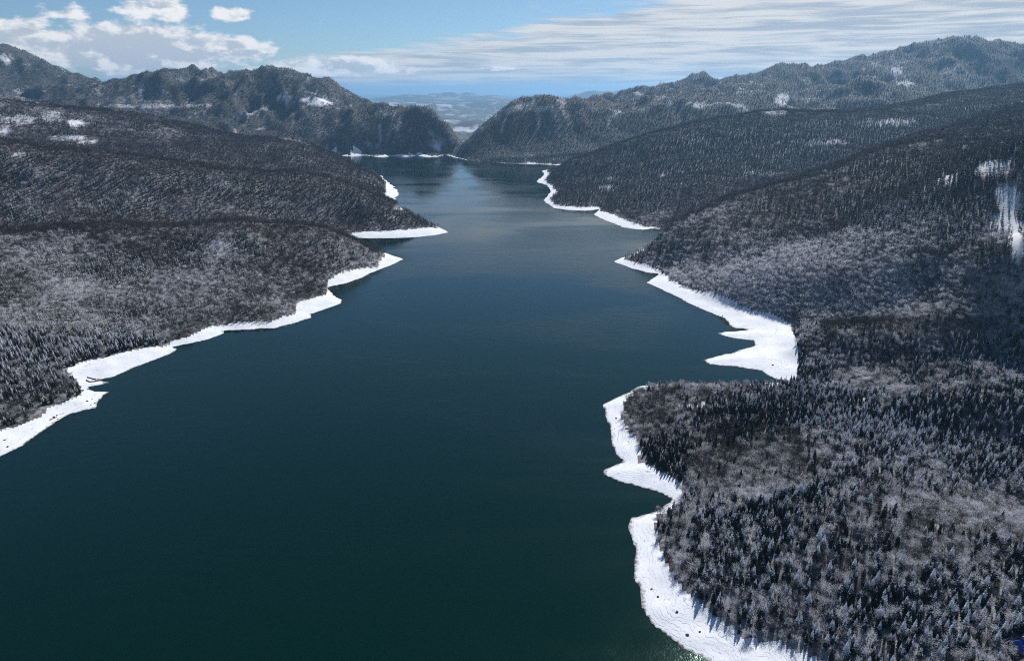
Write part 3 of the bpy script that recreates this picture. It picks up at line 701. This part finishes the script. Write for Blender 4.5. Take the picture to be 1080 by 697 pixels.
# ------------------------------------------------------------------ cabin, boulders and driftwood
def simple(name, col, rough=.8):
    m, t, b = new_mat(name); n_ = t.noise(pos(t).outputs[0], 1.5, 4, .6)
    t.set(b.inputs['Base Color'], t.mix(n_, tuple(c*.75 for c in col), tuple(min(1, c*1.2) for c in col))); t.set(b.inputs['Roughness'], rough); return m
def box(g_, a, b_):
    x0, y0_, z0 = a; x1_, y1_, z1 = b_; i = len(g_.v)
    g_.v += [(x0,y0_,z0),(x1_,y0_,z0),(x1_,y1_,z0),(x0,y1_,z0),(x0,y0_,z1),(x1_,y0_,z1),(x1_,y1_,z1),(x0,y1_,z1)]
    for q in ((0,2,1),(0,3,2),(4,5,6),(4,6,7),(0,1,5),(0,5,4),(1,2,6),(1,6,5),(2,3,7),(2,7,6),(3,0,4),(3,4,7)): g_.f.append(tuple(i+k for k in q))
m_wall = simple('cabin_boards', (.16,.10,.06)); m_roof = simple('blue_sheet_roof', (.02,.07,.42), .45); m_dark = simple('dark_glass', (.02,.025,.03), .2); m_stone = simple('chimney_stone', (.25,.24,.23))
cab = bpy.data.objects.new('cabin', None); C.objects.link(cab); cab.location = (CAB[0]+1.0, CAB[1], ground(CAB[0], CAB[1])); cab.rotation_euler = (0,0,R(12))
tag(cab, 'small wooden cabin with a bright blue roof among the trees', 'cabin')
q = Geo(); box(q, (-4.6,-4.2,-2), (4.6,4.2,3.0))
i = len(q.v); q.v += [(-4.6,-4.2,3.0),(-4.6,4.2,3.0),(-4.6,0,7.6),(4.6,-4.2,3.0),(4.6,4.2,3.0),(4.6,0,7.6)]; q.f += [(i,i+2,i+1),(i+3,i+4,i+5)]
link('wall', q.mesh('wall', m_wall), cab)
q = Geo()
for sgn in (-1, 1):
    i = len(q.v); q.v += [(-5.4,0,8.1),(5.4,0,8.1),(5.4,sgn*5.6,2.0),(-5.4,sgn*5.6,2.0),(-5.4,0,7.85),(5.4,0,7.85),(5.4,sgn*5.6,1.75),(-5.4,sgn*5.6,1.75)]
    for f in ((0,1,2),(0,2,3),(4,6,5),(4,7,6),(3,2,6),(3,6,7),(1,5,6),(1,6,2),(0,3,7),(0,7,4)): q.f.append(tuple(i+k for k in f))
rf = link('roof', q.mesh('roof', m_roof), cab)
q = Geo(); box(q, (1.8,.9,6.4), (2.7,1.8,9.4)); link('chimney', q.mesh('chimney', m_stone), rf)
q = Geo(); box(q, (-4.66,-.6,0), (-4.603,.5,2.1)); link('door', q.mesh('door', m_dark), cab)
for yy in (-3.0, 1.7):
    q = Geo(); box(q, (-4.66,yy,1.0), (-4.603,yy+1.2,2.1)); link('window', q.mesh('window', m_dark), cab)

m_rock = simple('wet_rock', (.085,.07,.06), .9)
def rock_mesh(seed):
    import bmesh
    b_ = bmesh.new(); bmesh.ops.create_icosphere(b_, subdivisions=2, radius=1.0); r_ = random.Random(seed)
    ph_ = [r_.uniform(0, 6) for _ in range(6)]
    for v_ in b_.verts:
        c = v_.co; k_ = 1 + .22*math.sin(2.3*c.x+ph_[0])*math.sin(2.9*c.y+ph_[1]) + .15*math.sin(4.1*c.z+ph_[2]+c.x*2) + r_.uniform(-.06,.06)
        v_.co = (c.x*k_*1.25, c.y*k_, c.z*k_*.7)
    me = bpy.data.meshes.new('boulder'); b_.to_mesh(me); b_.free(); me.materials.append(m_rock); return me
rocks = [rock_mesh(s) for s in (1,2,3)]
def on_ground(u_, v_):
    p = P(u_, v_, 2.0)
    for _ in range(8): p = P(u_, v_, max(.1, ground(p[0], p[1])))
    return p
RK = [(57,440,1.9,'largest dark boulder of the cluster on the left shore point'),(54,442,1.3,'small boulder just left of the big one on the left shore'),(60,438,1.3,'upright boulder right of the big one on the left shore'),
 (61,442,1.0,'lowest little boulder of the left shore cluster'),(5,464,1.4,'reddish boulder near the left edge under the trees'),(8,471,1.6,'dark boulder near the left edge close to the water'),(34,452,.9,'lone small boulder on the left beach between two clusters'),
 (92,423,1.7,'dark boulder under the tree tip on the left point'),(97,421,1.1,'small boulder behind the dark one on the left point'),(100,425,1.3,'boulder nearest the water on the left point'),(96,427,1.0,'lowest boulder of the left point group'),
 (650,441,1.5,'lone boulder high on the narrow middle right beach'),(648,452,.8,'tiny boulder below the lone one on the middle right beach'),(687,621,1.1,'small rock halfway down the lower right beach'),(694,629,1.3,'rock beside the bright strip of the lower right beach'),
 (714,645,1.4,'rock near the tree shadow on the lower right beach'),(725,669,1.5,'darkest rock low on the lower right beach'),(738,666,1.1,'rock touching the tree shadow low on the lower right beach'),
 (768,342,1.8,'dark rock in the middle of the wide snow flat'),(762,333,1.4,'dark rock on the upper part of the wide snow flat'),(815,385,1.8,'rock near the trees on the lower snow flat')]
for k_, (u_, v_, s_, lab) in enumerate(RK):
    o = link('boulder', rocks[k_ % 3]); p = on_ground(u_, v_); o.location = (p[0], p[1], p[2] + s_*.15)
    o.scale = (s_*.72,)*3; o.rotation_euler = (0, 0, k_*1.7); tag(o, lab, 'boulder', 'boulders on the snowy shores')
def log(pts, rad, label):
    q = Geo(); P3 = [on_ground(*p) for p in pts]; o0 = P3[0]
    for a, b_ in zip(P3[:-1], P3[1:]): q.cone(tuple(np.subtract(a, o0) + (0,0,rad*.6)), tuple(np.subtract(b_, o0) + (0,0,rad*.6)), rad, rad*.85, 6)
    o = link('driftwood', q.mesh('driftwood', m_bark)); o.location = o0; tag(o, label, 'driftwood', 'driftwood on the left point')
log([(92,398),(98,399.5),(101,400)], .8, 'upper dark drift log lying on the snow of the left point')
log([(91,401),(95,403),(101,402.5),(108,400.5)], .8, 'lower long drift log reaching from the snow toward the water')
log([(52,443.5),(56,441.5),(60,440)], .5, 'thin drift log among the boulders on the left shore')
